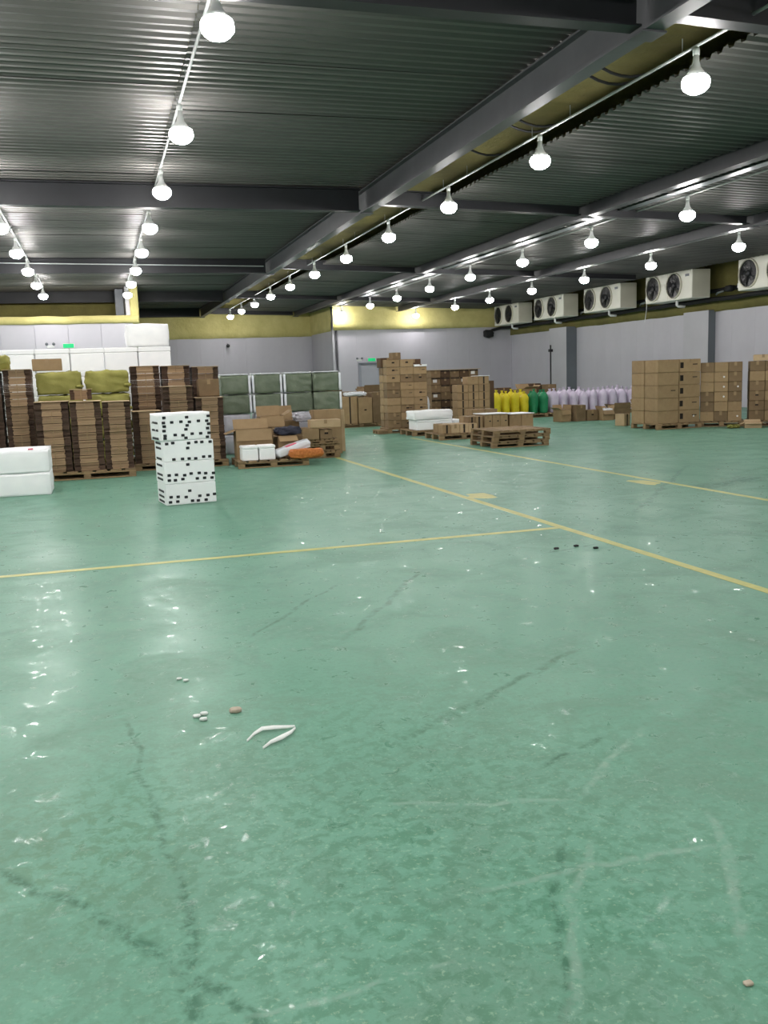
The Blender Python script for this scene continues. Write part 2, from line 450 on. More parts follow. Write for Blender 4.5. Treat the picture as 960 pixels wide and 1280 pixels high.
o = struct(MB().cbox(.85, 1.15, 37.0, 37.3, 3.98, 5.0, .01).build('trim_2', 'steel_grey'))
# columns standing out of the right wall
for k, (y0, y1, p) in enumerate(((36.8, 38.4, .5), (27.2, 28.6, .28), (16.5, 18.0, .28))):
    o = struct(MB().box(XR-p, XR-.002, y0, y1, 0, 3.25).build('trim_%d' % (k+3), 'column_grey'))
    MB().cbox(XR-p, XR-.004, y0-.02, y0-.001, 0, 3.25, .004).build('shaded_face', 'column_shade', o)  # near face in a darker grey: shade on the column's side, painted in
struct(MB().cbox(10.84, 10.96, 43.46, 43.56, 0, 3.66, .006).build('trim_6', 'column_grey'))
# door in the far wall
d = struct(MB().cbox(12.2, 13.08, 43.42, 43.49, 0, 1.93, .01).build('door_1', 'door_grey'))
m = MB().box(12.08, 12.2, 43.38, 43.49, 0, 1.95).box(13.08, 13.2, 43.38, 43.49, 0, 1.95).box(12.08, 13.2, 43.38, 43.49, 1.95, 2.07)
m.build('door_frame', 'door_trim', d)
MB().tube([(12.98, 43.42, 1.0), (12.98, 43.36, 1.0), (12.86, 43.36, 1.0)], .012).build('door_handle', 'galvanised', d)
MB().box(12.1, 13.18, 43.35, 43.375, 1.97, 2.03).build('door_track', 'steel_grey', d)

# ------------------------------------------------------------------ painted lines
def line(label, x0, y0, x1, y1, wd):
    L = math.hypot(x1-x0, y1-y0); a = math.atan2(y1-y0, x1-x0); n = int(L/.25)
    v = []; f = []
    for i in range(n+1):
        for sgn in (-1, 1):
            j = wd/2+.006*noise.noise(Vector((i*.7, sgn*5, x0)))
            v += [(L*i/n, sgn*j, .0005), (L*i/n, sgn*j, .002)]
    for i in range(n):
        k = i*4; f += [(k+1, k+3, k+7, k+5), (k, k+1, k+5, k+4), (k+2, k+6, k+7, k+3)]
    m = MB(); m.add(v, f); o = m.build('floor_line', 'line_yellow'); o.location = (x0, y0, 0); o.rotation_euler = (0, 0, a)
    tag(o, label, 'floor line', 'painted floor lines')
line('long yellow floor line that the short crossing line meets', 4.1, -7, 4.1, 17.3, .085)
line('yellow floor line running past the empty wooden pallets', 6.85, -7, 6.85, 20.3, .085)
line('yellow line crossing the floor towards the white foam block', -8.5, 7.84, 4.05, 7.76, .085)
def smear(label, x, y, sx, sy, seed):
    v = [(0, 0, .003)]; n = 14
    for k in range(n):
        t = 2*PI*k/n; r = .75+.5*noise.noise(Vector((math.cos(t)*1.5, math.sin(t)*1.5, seed)))
        v.append((sx*r*math.cos(t), sy*r*math.sin(t), .0025))
    m = MB(); m.add(v, [(0, k+1, (k+1) % n+1) for k in range(n)]); o = m.build('paint_smear', 'line_yellow'); o.location = (x, y, 0)
    tag(o, label, 'paint mark')
smear('smudged yellow paint patch beside the long floor line', 4.32, 10.2, .22, .35, 1)
smear('smudged yellow paint patch on the line past the pallets', 6.62, 10.3, .22, .35, 8)

# ------------------------------------------------------------------ lamps
def make_lamp():
    t = thing('ceiling_lamp', '', 'lamp')
    n = 16
    bul = []                                         # bulb dome, its lowest point at z = -.15
    for k in range(8):
        a = -PI/2+k*(PI/2+.5)/7
        bul.append((max(.004, .15*math.cos(a)), -.03+.115*math.sin(a)))
    MB().lathe(bul, n).build('bulb', 'bulb_glow', t, True)
    MB().lathe([(.125, .032), (.085, .08), (.05, .13), (.035, .19), (.03, .25)], n).build('bulb_body', 'white_plastic', t, True)
    MB().lathe([(.035, .251), (.038, .3), (.03, .33)], 12).build('socket', 'white_plastic', t, True)
    return t
lamp0 = make_lamp(); first = [True]
STRONG = [None]
def lamp(x, y, z, label, group):
    t = lamp0 if first[0] else copy_tree(lamp0); first[0] = False
    t.location = (x, y, z); t['label'] = label; t['group'] = group
    if x < 2:
        b = [q for q in t.children if q.name.startswith('bulb') and not q.name.startswith('bulb_body')][0]
        if STRONG[0] is None: STRONG[0] = b.data.copy(); STRONG[0].materials[0] = MATS['bulb_glow_strong']
        b.data = STRONG[0]
    return t
def row(x, z, ys, label, group, clabel):
    for k, y in enumerate(ys): lamp(x, y, z, label % ORD[len(ys)-1-k], group)
    zc = z+.345
    t = thing('lamp_conduit', clabel, 'conduit', (0, 0, 0), 0, 'conduits above the lamp rows')
    MB().tube([(x, ys[0]-1.5, zc), (x, ys[-1]+.3, zc)], .018, 8).build('pipe_run', 'conduit_grey', t)
    hang = MB()
    for y in ys:
        for dy in (-.9, .25): MB().tube([(x, y+dy, zc), (x, y+dy, ceil_z(x)-(DROP if x > 7 else 0)-.004)], .006, 6).build('hanger_rod', 'conduit_grey', t)
SP = 3.68
row(6.38, 4.5, [9.0+SP*k for k in range(-4, 11)], 'glowing bulb, %s from the far wall in the row beside the long girder', 'lamps of the middle row', 'grey conduit carrying the lamps beside the long girder')
row(1.23, 4.57, [8.6+SP*k for k in range(-4, 8)], 'glowing bulb, %s from the far wall in the row above the cardboard bundles', 'lamps over the cardboard bundles', 'grey conduit carrying the lamps above the cardboard bundles')
row(-1.58, 4.57, [8.8+SP*k for k in range(-4, 8)], 'glowing bulb, %s from the far wall in the row above the foam blocks', 'lamps over the white foam block', 'grey conduit carrying the lamps above the white foam block')
row(-5.6, 4.57, [8.8+SP*k for k in range(-4, 8)], 'glowing bulb, %s from the far wall in the row along the side wall', 'lamps along the side wall', 'grey conduit carrying the lamps along the side wall')
row(11.2, 4.37, [16.0+SP*k for k in range(-6, 7)]+[42.85], 'glowing bulb, %s from the far wall in the row above the sacks', 'lamps over the sacks', 'grey conduit carrying the lamps above the sacks')
row(14.8, 4.22, [19.1+SP*k for k in range(-6, 6)]+[42.6], 'glowing bulb, %s from the far wall in the row next to the coolers', 'lamps next to the air coolers', 'grey conduit carrying the lamps next to the air coolers')

# ------------------------------------------------------------------ air coolers
def make_cooler():
    t = thing('air_cooler', '', 'air cooler')           # origin: bottom front centre; x along the front, -y is front
    W, D, Hh = 2.7, .72, .93
    MB().cbox(-W/2, W/2, 0, D, 0, Hh, .02).build('casing', 'cooler_white', t)
    MB().cbox(-W/2-.006, -W/2+.0, .03, D-.03, .03, Hh-.03, .003).build('side_panel', 'cooler_side', t)
    MB().cbox(W/2, W/2+.006, .03, D-.03, .03, Hh-.03, .003).build('side_panel', 'cooler_side', t)
    MB().cbox(-.012, .012, -.006, 0, .03, Hh-.03, .002).build('centre_seam', 'cooler_side', t)
    for cx in (-.95, .28):
        M = Matrix.Translation((cx+.1, 0, Hh/2+.01)) @ Matrix.Rotation(PI/2, 4, 'X')
        m = MB(); n = 28; R0 = .40
        prof = [(R0, 0), (R0+.03, 0), (R0+.03, .05), (R0, .06)]
        for r, z in prof:
            for j in range(n):
                a = 2*PI*j/n; m.v.append(tuple(M @ Vector((r*math.cos(a), r*math.sin(a), z))))
        for i in range(4):
            for j in range(n):
                m.f.append((i*n+j, i*n+(j+1) % n, ((i+1) % 4)*n+(j+1) % n, ((i+1) % 4)*n+j))
        ring = m.build('fan_ring', 'cooler_side', t, True)
        m = MB(); m.lathe([(.398, .002), (.398, .008)], 28, M); m.build('fan_recess', 'fan_black', ring)
        for k in range(5):
            a = 2*PI*k/5+.4; m = MB(); v = []
            for r, wd in ((.08, .09), (.22, .16), (.37, .2)):
                for sgn, zz in ((-1, .014), (1, .04)):
                    aa = a+sgn*wd/r/2*(1 if r > .1 else .8); v.append(M @ Vector((r*math.cos(aa), r*math.sin(aa), zz)))
            m.add(v, [(0, 2, 3, 1), (2, 4, 5, 3)]); m.build('fan_blade', 'fan_black', ring)
        m = MB(); m.lathe([(.09, .01), (.09, .05), (.06, .062), (.01, .066)], 16, M); m.build('fan_hub', 'steel_dark', ring, True)
        m = MB()
        for r in (.14, .22, .30, .37):
            m.tube([M @ Vector((r*math.cos(2*PI*j/24), r*math.sin(2*PI*j/24), .062)) for j in range(25)], .004, 4, False)
        for k in range(6):
            a = PI*k/6+.2; m.tube([M @ Vector((sg*.4*math.cos(a), sg*.4*math.sin(a), .062)) for sg in (-1, 1)], .004, 4)
        m.build('fan_grille', 'steel_dark', ring)
    m = MB().tube([(.25, .2, 0), (.25, .2, -.16), (.25, .26, -.2), (.25, .5, -.21)], .045, 10); m.build('drain_pipe', 'white_plastic', t, True)
    MB().cbox(-W/2-.09, -W/2-.008, .05, .2, .1, .24, .01).build('terminal_box', 'white_plastic', t)
    for x in (-1.2, 1.2):
        for y in (.1, .6): MB().tube([(x, y, Hh), (x, y, 5.495-3.62)], .012, 6).build('hanger_rod', 'steel_dark', t)
    MB().box(.98, 1.2, -.004, 0, .72, .8).build('rating_plate', 'steel_grey', t)
    return t
cool0 = make_cooler()
clab = ('white twin-fan air cooler on the right wall, closest to the far corner', 'white twin-fan air cooler on the right wall, second from the far corner',
        'white twin-fan air cooler on the right wall, third from the far corner', 'white twin-fan air cooler with a cord hanging from its end',
        'white twin-fan air cooler on the right wall, fifth from the far corner')
for k, yc in enumerate((41.2, 36.85, 32.4, 28.0, 23.0)):
    c = cool0 if k == 0 else copy_tree(cool0)
    c.location = (18.86, yc, 3.62); c.rotation_euler = (0, 0, -PI/2); c['label'] = clab[k]; c['group'] = 'air coolers along the right wall'
    if k == 3: MB().tube([(-1.43, .1, .1), (-1.44, .1, -.2), (-1.48, .06, -.62)], .01, 6).build('hanging_cord', 'white_plastic', c)
def pipe(label, pts, r, mat='black_rubber', name='insulated_pipe'):
    t = thing(name, label, 'pipe'); MB().tube(pts, r, 10).build('pipe_run', mat, t, True); return t
pts = [(19.75, 43.0-.6*k, 3.56+.015*math.sin(k*1.7)) for k in range(84)]
t = pipe('long black insulated pipe beneath the air coolers', [(18.72, 43.0, 3.3), (18.95, 43.05, 3.45), (19.4, 43.05, 3.55)]+pts, .075)
m = lumpy(0, 0, 0, .42, .4, .42, .6, .06, 2.5, 9, 5, False); o = m.build('lagged_elbow', 'black_rubber', t, True); o.location = (18.72, 43.0, 3.06)
for k in range(16): MB().box(19.65, 20.1, 41.9-k*3, 41.94-k*3, 3.47, 3.485).build('pipe_bracket', 'steel_dark', t)
pipe('black insulated pipe running behind the air coolers', [(19.95, 42.9-.6*k, 3.86+.015*math.sin(k*2.3)) for k in range(84)], .07)
for k, yc in enumerate((39.1, 34.7, 30.2, 25.7)):
    t = thing('valve_assembly', 'black lagged valve, %s gap between coolers from the far corner' % ORD[k], 'valve', (19.6, yc, 3.72), 0, 'valves between the air coolers')
    m = lumpy(0, 0, 0, .2, .3, .22, .6, .02, 3, k, 4, False); m.build('valve_body', 'black_rubber', t, True)
    MB().tube([(0, .3, .05), (0, .6, .02), (.1, .8, -.02)], .03, 8).build('valve_pipe', 'galvanised', t)
# loose cables in the open strip beside the girder
for k, y in enumerate((10.3, 10.6, 12.6, 12.9, 14.4)):
    pts = [(5.6+1.5*i/10, y+.3*i/10, 5.25-.25*math.sin(PI*i/10)-.05*(i/10)) for i in range(11)]
    t = thing('drooping_cable', '%s black cable drooping across the open strip beside the girder' % ORD[k], 'cable', (0, 0, 0), 0, 'cables in the open ceiling strip')
    MB().tube(pts, .018, 6).build('cable_run', 'black_rubber', t, True)
for k, y in enumerate((10.45, 12.75)):
    t = thing('cable_hanger', 'dark hanger rod holding drooping cables under the roof', 'hanger', (0, 0, 0), 0, 'cable hangers in the ceiling strip')
    MB().tube([(5.6, y, 5.49), (5.6, y, 4.8)], .012, 6).build('rod', 'black_rubber', t)
t = thing('cable_pipe', 'thin pale pipe fixed along the nearest cross beam', 'pipe'); MB().tube([(-2, 7.93, 4.86), (5.0, 7.93, 4.84)], .016, 8).build('pipe_run', 'conduit_grey', t)
t = thing('cable_pipe', 'thin pale pipe fixed along the cross beam over the sacks', 'pipe'); MB().tube([(-8, 28.15, 4.95), (5, 28.15, 4.8)], .016, 8).build('pipe_run', 'conduit_grey', t)

# signs, emergency lights, wall camera
def exit_sign(x, y, z, label, l2):
    t = thing('exit_sign', label, 'sign', (x, y, z), 0, 'green exit signs')
    MB().cbox(-.2, .2, 0, .05, 0, .17, .008).build('sign_box', 'white_plastic', t)
    MB().cbox(-.185, .185, -.006, -.001, .012, .158, .002).build('sign_face', 'exit_green', t)
    e = thing('emergency_light', l2, 'emergency light', (x-.62, y, z+.06), 0, 'twin emergency lights')
    MB().cbox(-.13, .13, 0, .05, -.03, .06, .008).build('battery_box', 'white_plastic', e)
    for s in (-.12, .12):
        M = Matrix.Translation((s, -.01, .1)) @ Matrix.Rotation(PI/2, 4, 'X'); m = MB(); m.lathe([(.03, -.02), (.055, .05)], 12, M); m.build('lamp_head', 'steel_grey', e, True)
exit_sign(-.92, 35.84, 2.8, 'green lit exit sign above the white foam boxes', 'twin-head emergency light above the white foam boxes')
exit_sign(12.72, 43.30, 2.1, 'green lit exit sign over the grey door', 'twin-head emergency light over the grey door')
t = thing('wall_camera', 'small dark security camera on the wall below the yellow foam', 'camera', (6.45, 47.98, 3.28))
MB().tube([(0, 0, 0), (0, -.18, -.03)], .025, 8).build('bracket', 'steel_grey', t)
M = Matrix.Translation((0, -.15, -.12)) @ Matrix.Rotation(PI/2, 4, 'X'); m = MB(); m.lathe([(.07, -.05), (.09, .1), (.08, .2)], 12, M); m.build('camera_body', 'steel_dark', t, True)
t = thing('standing_pole', 'thin dark pole with a clamp standing against the right wall column', 'pole', (19.35, 37.6, 0))
MB().tube([(0, 0, 0), (0, 0, 2.5)], .035, 8).build('pole', 'steel_dark', t); MB().cbox(-.08, .08, -.08, .08, 2.2, 2.32, .01).build('clamp', 'steel_dark', t); MB().cbox(-.2, .2, -.2, .2, 0, .03, .005).build('foot', 'steel_dark', t)

# ------------------------------------------------------------------ pallets
PAL = {}
def make_pallet(Lx, Ly, Hh):
    key = (Lx, Ly, Hh)
    if key in PAL: return PAL[key]
    b = .022; parts = []
    n = 7; wd = Lx/n*.78
    dm = MB().cbox(-wd/2, wd/2, 0, Ly, Hh-b, Hh, .003).mesh('deck_board', 'pallet_wood')
    for k in range(n): parts.append(('deck_board', dm, (wd/2+k*(Lx-wd)/(n-1), 0, 0)))
    sm = MB().cbox(0, Lx, 0, .09, Hh-2*b, Hh-b-.0005, .003).mesh('stringer_board', 'pallet_wood')
    bm_ = MB().cbox(0, .11, 0, .1, b, Hh-2*b-.0005, .004).mesh('block', 'pallet_wood')
    bo = MB().cbox(0, Lx, 0, .1, .001, b-.0005, .003).mesh('bottom_board', 'pallet_wood')
    for y in (0, (Ly-.1)/2, Ly-.1):
        parts.append(('stringer_board', sm, (0, y, 0))); parts.append(('bottom_board', bo, (0, y, 0)))
        for x in (0, (Lx-.11)/2, Lx-.11): parts.append(('block', bm_, (x, y, 0)))
    PAL[key] = parts; return parts
def pallet(x, y, label, Lx=1.2, Ly=1.0, Hh=.13, z=0, rz=0, group=None):
    t = thing('wooden_pallet', label, 'pallet', (x, y, z), rz, group)
    for n, me, loc in make_pallet(Lx, Ly, Hh): link(n, me, t, loc)
    return t

# ------------------------------------------------------------------ cartons
CM = {}
def carton_meshes(sx, sy, sz, mat, tape=True):
    key = (round(sx, 3), round(sy, 3), round(sz, 3), mat)
    if key in CM: return CM[key]
    m = MB().cbox(-sx/2, sx/2, 0, sy, 0, sz-.005, min(.008, sz*.1))
    m.box(-sx/2+.004, -.003, .004, sy-.004, sz-.005, sz-.0005).box(.003, sx/2-.004, .004, sy-.004, sz-.005, sz-.0005)
    body = m.mesh('carton_body', mat)
    tp = MB().box(-.028, .028, -.0015, -.0003, sz-.09 if sz > .14 else sz*.5, sz).box(-.028, .028, -.0015, sy+.0015, sz-.0004, sz+.0008).mesh('tape', 'tape')
    CM[key] = (body, tp); return CM[key]
MK = {}
def mark_mesh(kind, sx, sz):
    key = (kind, round(sx, 2), round(sz, 2))
    if key in MK: return MK[key]
    m = MB(); y0, y1 = -.003, -.0004
    if kind == 'hand':   m.box(-.035, .035, y0, y1, sz*.5, sz*.5+.035); mat = 'hole'
    elif kind == 'print': m.box(sx*.12, sx*.34, y0, y1, sz*.55, sz*.62); mat = 'ink'
    elif kind == 'label': m.box(-sx*.3, sx*.12, y0, y1, sz*.35, sz*.75); mat = 'paper_label'
    elif kind == 'dot':
        M = Matrix.Translation((sx*.2, -.0005, sz*.5)) @ Matrix.Rotation(PI/2, 4, 'X'); m.lathe([(.022, 0), (.022, .003)], 10, M); mat = 'paper_label'
    elif kind == 'stripe': m.box(-sx*.5+.01, sx*.5-.01, y0, y1, sz*.8, sz*.97); mat = 'ink'
    elif kind == 'gap_shade': m.box(-sx/2+.012, -sx/2+.1, y0, y1, sz*.3, sz*.75); mat = 'hole'  # shade of the gap between cartons, painted on the face
    elif kind == 'band':  m.box(-.02, .02, y0, y1, .01, sz-.01); mat = 'ink'
    MK[key] = m.mesh({'hand': 'hand_hole', 'print': 'printed_mark', 'label': 'paper_label', 'dot': 'round_sticker', 'stripe': 'printed_band', 'band': 'printed_band', 'gap_shade': 'painted_gap_shade'}[kind], mat); return MK[key]
def carton(x, y, z, sx, sy, sz, label, group=None, rz=0, mat='cardboard', marks=(), name='carton'):
    """x, y: centre of the front edge; local -y is the front"""
    t = thing(name, label, 'carton', (x, y, z), rz, group)
    b, tp = carton_meshes(sx, sy, sz, mat)
    link('carton_body', b, t); link('tape', tp, t)
    for k in marks: 
        me = mark_mesh(k, sx, sz); link(me.name.split('.')[0], me, t)
    return t
def stack(x, y, z, rz, nx, ny, nz, d, label, group, ends=None, mat='cardboard', marks=(), jit=.008, gaps=None, tops=None, mats=None, extra=None):
    """x, y: front left corner of the stack"""
    sx, sy, sz = d; ca, sa = math.cos(rz), math.sin(rz)
    for k in range(nz):
        for j in range(ny):
            for i in range(nx):
                if 0 < i < nx-1 and 0 < j < ny-1 and k < nz-1: continue
                if tops and k >= tops[i]: continue
                u = (i+.5)*(sx+.006)+(gaps(i, k) if gaps else 0); v = j*(sy+jit+.008)+random.uniform(0, jit)
                mk = [q for q, p in marks if random.random() < p] if j == 0 else []
                if extra and i in extra and j == 0: mk.append(extra[i])
                lb = label
                if ends: lb += ', '+ends[i]
                if ny > 1: lb += ', '+('front row' if j == 0 else 'back row')
                if nz > 1: lb += ', '+ORD[k]+' layer up'
                carton(x+u*ca-v*sa, y+u*sa+v*ca, z+k*(sz+.0025)+.002, sx, sy, sz, lb, group, rz+random.uniform(-1, 1)*min(jit, .02)*.8,
                       random.choice(mats) if mats else mat, mk)

def open_carton(x, y, z, sx, sy, sz, label, rz=0, flaps=(60, 60, 100, 100), mat='cardboard', group=None, tilt=(0, 0), fl=None):
    t = thing('open_carton', label, 'carton', (x, y, z), rz, group); t.rotation_euler = (tilt[0], tilt[1], rz)
    w_ = .008; m = MB()
    m.box(-sx/2, sx/2, 0, w_, 0, sz).box(-sx/2, sx/2, sy-w_, sy, 0, sz).box(-sx/2, -sx/2+w_, w_, sy-w_, 0, sz).box(sx/2-w_, sx/2, w_, sy-w_, 0, sz).box(-sx/2+w_, sx/2-w_, w_, sy-w_, 0, .01)
    m.build('carton_body', mat, t)
    f2 = fl or sy*.48
    for k, a in enumerate(flaps):
        if a is None: continue
        a = math.radians(a)                                   # 0 = standing straight up, 90 = level outwards, 180 = hanging
        m = MB(); lx = (sx if k < 2 else sy)-.01; m.box(-lx/2, lx/2, -.003, .003, .002, f2)
        o = m.build('flap', mat, t)
        if k == 0: o.location = (0, .003, sz); o.rotation_euler = (a, 0, 0)
        if k == 1: o.location = (0, sy-.003, sz); o.rotation_euler = (-a, 0, 0)
        if k == 2: o.location = (-sx/2+.003, sy/2, sz); o.rotation_euler = (a, 0, -PI/2)
        if k == 3: o.location = (sx/2-.003, sy/2, sz); o.rotation_euler = (a, 0, PI/2)
    return t

# carton tower in the middle
pallet(6.88, 22.18, 'wooden pallet under the tall carton tower', 1.12, .72)
pallet(6.6, 22.12, 'low wooden pallet end poking out beside the carton tower', .26, .5, .1)
stack(6.9, 22.22, .131, 0, 3, 2, 8, (.352, .3, .187), 'small carton of the tall tower', 'cartons of the tall tower', ('end by the big cartons', 'middle', 'end by the foam'), marks=(('print', .35), ('hand', .4)), jit=.03, mats=['cardboard', 'cardboard', 'cardboard', 'cardboard_mid'])
for i in range(2): carton(6.9+(i+.5)*.36, 22.23, .131+8*.1895+.003,  .352, .3, .187, 'brown carton in the broken top layer of the tower, %s' % ('end by the big cartons', 'middle')[i], 'top cartons of the tall tower', .01*i, marks=('hand',))
carton(7.06, 22.58, .131+8*.1895+.003, .4, .3, .24, 'dark brown carton at the back of the tower top', None, .05, 'cardboard_dark')
carton(7.2, 22.28, .131+8*.1895+.193, .22, .25, .17, 'small carton perched alone on top of the tall tower', None, .1, 'cardboard_mid')
carton(7.74, 22.55, .131+8*.1895+.004, .36, .3, .19, 'dark open-topped carton behind the tower top corner', None, -.1, 'cardboard_dark')
carton(7.8, 22.2, .131+8*.1895+.004, .34, .3, .05, 'flat carton lid with white top on the tower', None, 0, 'white_foam')
# cartons behind/left of the tower
pallet(6.55, 25.6, 'wooden pallet under the big cartons left of the tower', 1.2, 1.0, .1)
carton(6.83, 25.62, .102, .44, .5, .78, 'big plain carton at the outer end of the row left of the tower', None, .03, marks=('band',))
carton(7.27, 25.56, .102, .4, .5, .74, 'big carton with a dark hand hole left of the tower', None, -.02, marks=('hand',))
carton(7.66, 25.6, .102, .34, .5, .88, 'tall big carton right against the tower', None, .0, 'cardboard_mid')
for k, (x, z, sx, sz, mt) in enumerate(((7.0, 0, .6, .55, 'cardboard'), (7.65, 0, .6, .55, 'cardboard'), (8.3, 0, .6, .55, 'cardboard'), (7.02, .553, .55, .5, 'cardboard_mid'), (7.62, .553, .5, .42, 'cardboard'), (8.2, .553, .6, .56, 'cardboard_mid'), (7.05, 1.056, .4, .17, 'cardboard_light'))):
    carton(x, 28.2+random.uniform(0, .05), z+.002, sx, .5, sz, ('carton behind the big cartons, %s row, %s from the door' % (('lower', 'upper')[k//3], ORD[k % 3]) if k != 6 else 'pale flat carton topping the pile behind the big cartons'), 'pile behind the big cartons' if k != 6 else None, random.uniform(-.015, .015), mt)
open_carton(7.9, 26.9, .001, .6, .5, .95, 'open carton with raised dark lid left of the tower', .1, (20, 60, 100, 90), 'cardboard_mid')
m = lumpy(0, 0, 0, .6, .4, .14, .4, .05, 4, 3); o = m.build('plastic_film', 'white_film', None, True); o.location = (7.05, 25.85, .878); o.rotation_euler = (0, 0, .1)
tag(o, 'crumpled clear plastic film lying on the big cartons left of the tower', 'plastic film')

# white foam block on pallets, small cartons
pallet(7.05, 20.75, 'wooden pallet under the white foam boxes by the tower', 1.15, 1.0)
def foam_box(x, y, z, sx, sy, sz, label, group=None, rz=0, bulge=.12, seed=1, mark=False, film=False):
    t = thing('foam_box', label, 'foam box', (x, y, z), rz, group)
    m = MB().cbox(-sx/2, sx/2, 0, sy, 0, sz*.78, .012); m.build('box_base', 'white_foam', t)
    m = MB().cbox(-sx/2-.006, sx/2+.006, -.006, sy+.006, sz*.782, sz, .014); m.build('box_lid', 'white_foam', t)
    if mark: MB().box(sx*.05, sx*.22, -.002, -.0005, sz*.45, sz*.6).build('printed_mark', 'black_mark', t)
    return t
foam_box(7.62, 20.8, .132, .9, .6, .24, 'white foam box lying lower in the pair by the carton tower', None, 0, mark=True)
t = thing('wrapped_foam_slab', 'white plastic-wrapped foam slab resting on the foam box by the tower', 'foam slab', (7.6, 20.78, .376), .02)
m = lumpy(0, 0, 0, .98, .62, .23, .12, .02, 2, 5); o = m.build('slab', 'white_foam', t, True); o.location = (0, .31, 0)
foam_box(8.2, 20.75, .132, .2, .5, .22, 'narrow white foam box wedged beside the foam box pair')
pallet(7.1, 19.05, 'wooden pallet under the small cartons', 1.15, 1.0)
pallet(8.3, 19.3, 'wooden pallet under the pale-topped small cartons', 1.2, 1.0)
stack(7.2, 19.15, .131, 0, 4, 2, 1, (.2, .3, .2), 'short narrow carton', 'short narrow cartons', [ORD[q]+' from the foam boxes' for q in range(4)], marks=(('band', .6),), mats=['cardboard', 'cardboard_light'])
stack(7.9, 19.35, .131, 0, 2, 2, 1, (.17, .28, .34), 'tall narrow carton beside the short ones', 'tall narrow cartons', ('short carton side', 'lid sheet side'), marks=(('band', .7),), mats=['cardboard', 'cardboard_mid'])
stack(8.33, 19.45, .131, 0, 3, 2, 1, (.19, .28, .36), 'tall narrow carton under a white lid sheet', 'cartons under the white lid sheet', [ORD[q]+' from the short cartons' for q in range(3)], marks=(('print', .8),))
o = MB().cbox(8.3, 9.0, 19.42, 20.05, .499, .512, .004).build('lid_sheet', 'white_foam'); tag(o, 'white sheet lying over the tall narrow cartons', 'sheet')
stack(9.02, 19.6, .131, 0, 2, 2, 1, (.3, .3, .33), 'square carton near the yellow sacks', 'square cartons near the yellow sacks', ('lid sheet side', 'sack side'), marks=(('hand', .8), ('print', .6)))
o = MB().cbox(9.0, 9.66, 19.58, 20.25, .469, .482, .004).build('lid_sheet', 'white_foam'); tag(o, 'white sheet over the square cartons near the yellow sacks', 'sheet')
pallet(8.32, 20.95, 'wooden pallet under the pair of plain cartons', 1.2, .8)
stack(8.66, 21.0, .131, 0, 2, 1, 1, (.34, .4, .42), 'plain carton standing before the banded columns', 'plain cartons before the columns', ('tower side', 'sack side'))
# empty pallets
for k in range(3):
    pallet(7.16+.02*k, 16.35-.015*k, ('empty wooden pallet, lowest of the empty stack', 'empty wooden pallet in the middle of the empty stack', 'empty wooden pallet on top of the empty stack')[k], 1.2, 1.15, .112, .1125*k, -.01+.012*k, 'stack of empty pallets')
# dark carton stack with white top and banded columns
pallet(8.72, 24.0, 'wooden pallet under the dark printed cartons', 1.5, 1.0)
stack(8.74, 24.05, .131, 0, 5, 2, 7, (.275, .4, .198), 'dark printed carton', 'dark printed cartons', [ORD[q]+' column from the tower' for q in range(5)], mat='cardboard_dark', marks=(('stripe', .75), ('label', .12)), jit=.015, mats=['cardboard_dark', 'cardboard_mid', 'cardboard_mid'])
o = MB().cbox(8.70, 10.2, 24.0, 24.95, 1.537, 1.552, .005).build('top_sheet', 'cardboard_light'); tag(o, 'pale sheet lying across the dark printed cartons', 'sheet')
pallet(8.85, 22.4, 'wooden pallet under the banded carton columns', 1.1, 1.0)
stack(8.9, 22.5, .131, 0, 3, 1, 6, (.29, .4, .2), 'banded carton before the dark stack', 'cartons of the banded columns', [ORD[q]+' column from the tower' for q in range(3)], marks=(('band', .9),), tops=[5, 6, 6], jit=.005)
o = MB().cbox(9.45, 9.8, 22.48, 22.92, 1.348, 1.36, .004).build('lid_sheet', 'white_foam'); tag(o, 'white sheet capping the tallest banded column', 'sheet')
pallet(9.9, 23.42, 'wooden pallet under the carton column beside the yellow sacks', .4, .5)
stack(9.93, 23.46, .131, 0, 1, 1, 5, (.3, .4, .2), 'carton beside the yellow sacks', 'column beside the yellow sacks', None, marks=(('band', .8),))
carton(10.5, 24.2, .001, .36, .5, 1.2, 'large dark carton rising behind the column by the yellow sacks', None, 0, 'cardboard_dark')
t = thing('white_bottle_sack', 'pale wrapped sack standing between the tower and the dark cartons', 'sack', (8.25, 23.4, 0))
m = lumpy(0, 0, 0, .3, .3, .92, .45, .03, 3, 12); m.build('sack_body', 'white_film', t, True)
m = MB(); m.lathe([(.07, .86), (.05, .93), (.1, 1.02), (.06, 1.08)], 12); m.build('tied_neck', 'cardboard_light', t, True)

